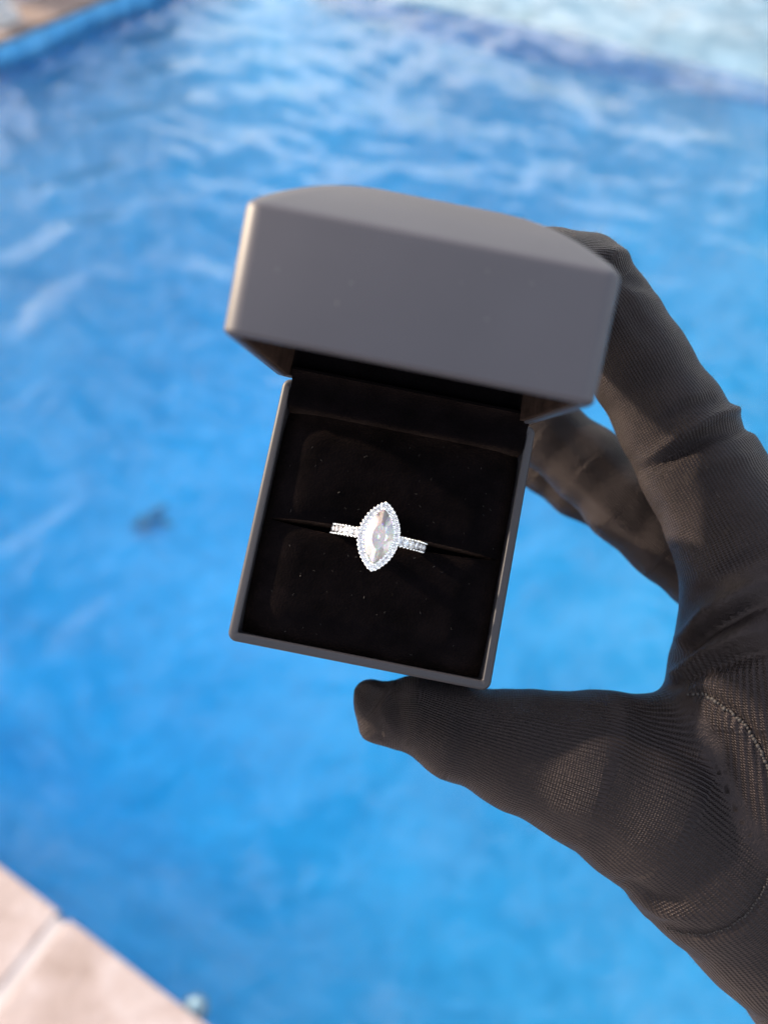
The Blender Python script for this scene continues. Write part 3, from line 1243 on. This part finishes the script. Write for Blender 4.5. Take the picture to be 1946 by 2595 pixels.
for line, w, hgt, limbs in FOLDS:
    d, t = pl_dist(PXY, line)
    m = near & np.isin(owner, limbs)
    disp += np.where(m, hgt * np.exp(-(d / w) ** 2) * np.sin(np.pi * np.clip(t * 0.8 + 0.15, 0, 1)) ** 0.8, 0)
lowf = np.array([noise.noise(Vector(p) * 0.085) * 0.25 + noise.noise(Vector(p) * 0.22 + Vector((9, 2, 4))) * 0.18 for p in HV])
HV2 = HV + g * (disp + lowf)[:, None]

hand = empty("gloved_hand", Matrix.Translation(cam_to_world(px(2020, 2000, 175))))
tag(hand, "hand in a black ribbed glove gripping the ring box between thumb and fingers", "hand")
HORI = hand.matrix_world.translation
Wv = [cam_to_world(p) - HORI for p in HV2]
me = mesh("glove", Wv, HF.tolist())
at = me.attributes.new('rib', 'FLOAT_VECTOR', 'POINT')
at.data.foreach_set('vector', RIB.astype(np.float32).ravel())
glove = link("glove", me, M_GLOVE, hand)
bvh = BVHTree.FromPolygons(Wv, HF.tolist())


def on_glove(x, y):
    d = (R_CAM @ px(x, y, 1.0)).normalized()
    hit = bvh.ray_cast(CAMLOC - HORI, d)
    return (hit[0], hit[1]) if hit[0] is not None else (None, None)


def resample(line, step):
    out = []
    for a, b in zip(line, line[1:]):
        a, b = Vector(a), Vector(b)
        n = max(1, int((b - a).length / step))
        out += [a.lerp(b, i / n) for i in range(n)]
    return out


# overcast seams: little thread lumps along the gusset
bm = bmesh.new()
for line, step, rad in (([(1745, 1760), (1780, 1757), (1844, 1799), (1889, 1838), (1921, 1889), (1946, 1947), (1960, 2010)], 9, 0.42),
                        ([(1690, 2352), (1728, 2365), (1780, 2368), (1844, 2352), (1895, 2313), (1934, 2255), (1955, 2200)], 7, 0.2)):
    for p2 in resample(line, step):
        p, nn = on_glove(p2.x + random.uniform(-2, 2), p2.y + random.uniform(-2, 2))
        if p is None:
            continue
        sca = Matrix.Diagonal((random.uniform(.7, 1.3), random.uniform(.7, 1.5), random.uniform(.6, 1.0), 1))
        rot = Matrix.Rotation(random.uniform(0, 3.1), 4, 'Z')
        bmesh.ops.create_icosphere(bm, subdivisions=1, radius=rad * MM,
                                   matrix=Matrix.Translation(p + nn * 0.1 * MM) @ nn.to_track_quat('Z', 'Y').to_matrix().to_4x4() @ rot @ sca)
seam = link("seam", bm_mesh("seam", bm), M_SEAM, glove)
seam['kind'] = 'stuff'

# loose fibres along the outline and lint on the fingers
nrm = np.array([R_CAM @ Vector(x) for x in g])
tocam = np.array([(CAMLOC - (HORI + w)).normalized() for w in Wv])
graze = np.abs((nrm * tocam).sum(1))
inframe = (PXY[:, 0] > 850) & (PXY[:, 0] < 1990) & (PXY[:, 1] > 500) & (PXY[:, 1] < 2640)
cand = np.where((graze < 0.3) & inframe)[0]


def fibre_mesh(name, ids, lmin, lmax, rad, mat, lay, seed):
    r = random.Random(seed)
    vs, fs = [], []
    for i in ids:
        p, nn = Wv[i].copy(), Vector(nrm[i])
        t1 = nn.orthogonal().normalized()
        t1.rotate(Matrix.Rotation(r.uniform(0, 6.28), 3, nn))
        d = (nn * (1 - lay) + t1 * r.uniform(0.3, 1.0)).normalized()
        L = r.uniform(lmin, lmax)
        curl = nn.cross(d).normalized() * r.uniform(-3, 3)
        st = len(vs)
        seg = 6
        for k in range(seg + 1):
            c = p + nn * (0.05 * MM)
            for a in (0, 1, 2):
                off = t1 * math.cos(a * 2.094) + nn.cross(t1) * math.sin(a * 2.094)
                vs.append(c + off * rad * (1 - 0.6 * k / seg))
            p = p + d * (L / seg)
            d = (d + curl * (1.0 / seg) * 0.35 - nn * 0.1 * lay).normalized()
        for k in range(seg):
            for a in range(3):
                fs.append((st + k * 3 + a, st + k * 3 + (a + 1) % 3, st + k * 3 + 3 + (a + 1) % 3, st + k * 3 + 3 + a))
    o = link(name, mesh(name, vs, fs), mat, glove)
    o['kind'] = 'stuff'
    return o


fibre_mesh("fuzz", rng.choice(cand, 900), 0.3 * MM, 1.3 * MM, 0.016 * MM, M_FUZZ, 0.2, 5)
top = np.where(inframe & (owner == 1) & (PXY[:, 1] < 720))[0]
fibre_mesh("fuzz", rng.choice(top, 420), 0.3 * MM, 1.3 * MM, 0.024 * MM, M_DUST_FUZZ, 0.2, 6)  # fingertip fuzz coloured paler to look sunlit
facing = np.where(inframe & (nrm * tocam).sum(1).__gt__(0.5) & ((owner == 1) | (owner == 2)))[0]
fibre_mesh("lint", rng.choice(facing, 40), 0.5 * MM, 2.2 * MM, 0.02 * MM, M_LINT, 0.97, 8)

# sleeve over the wrist, running back along the arm
pts = [((104, -116, -167), 25), ((113, -132, -166), 31), ((128, -156, -162), 33), ((150, -190, -145), 35), ((185, -245, -90), 39),
       ((230, -315, -10), 43), ((275, -385, 80), 47), ((310, -440, 160), 49)]
vs, fs = [], []
NS = 28
rows = []
fine = []
for (a, ra), (b, rb) in zip(pts, pts[1:]):
    for q in range(5):
        t = q / 5
        fine.append((Vector(a).lerp(Vector(b), t), ra + (rb - ra) * t))
fine.append((Vector(pts[-1][0]), pts[-1][1]))
for i, (c, r) in enumerate(fine):
    d = (fine[min(i + 1, len(fine) - 1)][0] - fine[max(i - 1, 0)][0]).normalized()
    ex = d.cross(Vector((0, 0, 1))).normalized()
    ey = d.cross(ex)
    row = []
    for k in range(NS):
        a = 2 * math.pi * k / NS
        rr = r * (1 + 0.05 * noise.noise(Vector((c.x * 0.03, c.y * 0.06, a * 1.3))) + 0.02 * math.sin(i * 1.9 + 2 * math.sin(a)))
        vs.append(cam_to_world(c + ex * (rr * math.cos(a)) + ey * (rr * math.sin(a))) - HORI)
        row.append(len(vs) - 1)
    rows.append(row)
for i in range(len(rows) - 1):
    for k in range(NS):
        k2 = (k + 1) % NS
        fs.append((rows[i][k], rows[i][k2], rows[i + 1][k2], rows[i + 1][k]))
fs.append(tuple(rows[-1]))
M_SLEEVE = mat_simple("black_cotton", (0.012, 0.011, 0.012), 0.8)
link("sleeve", mesh("sleeve", vs, fs), M_SLEEVE, hand)
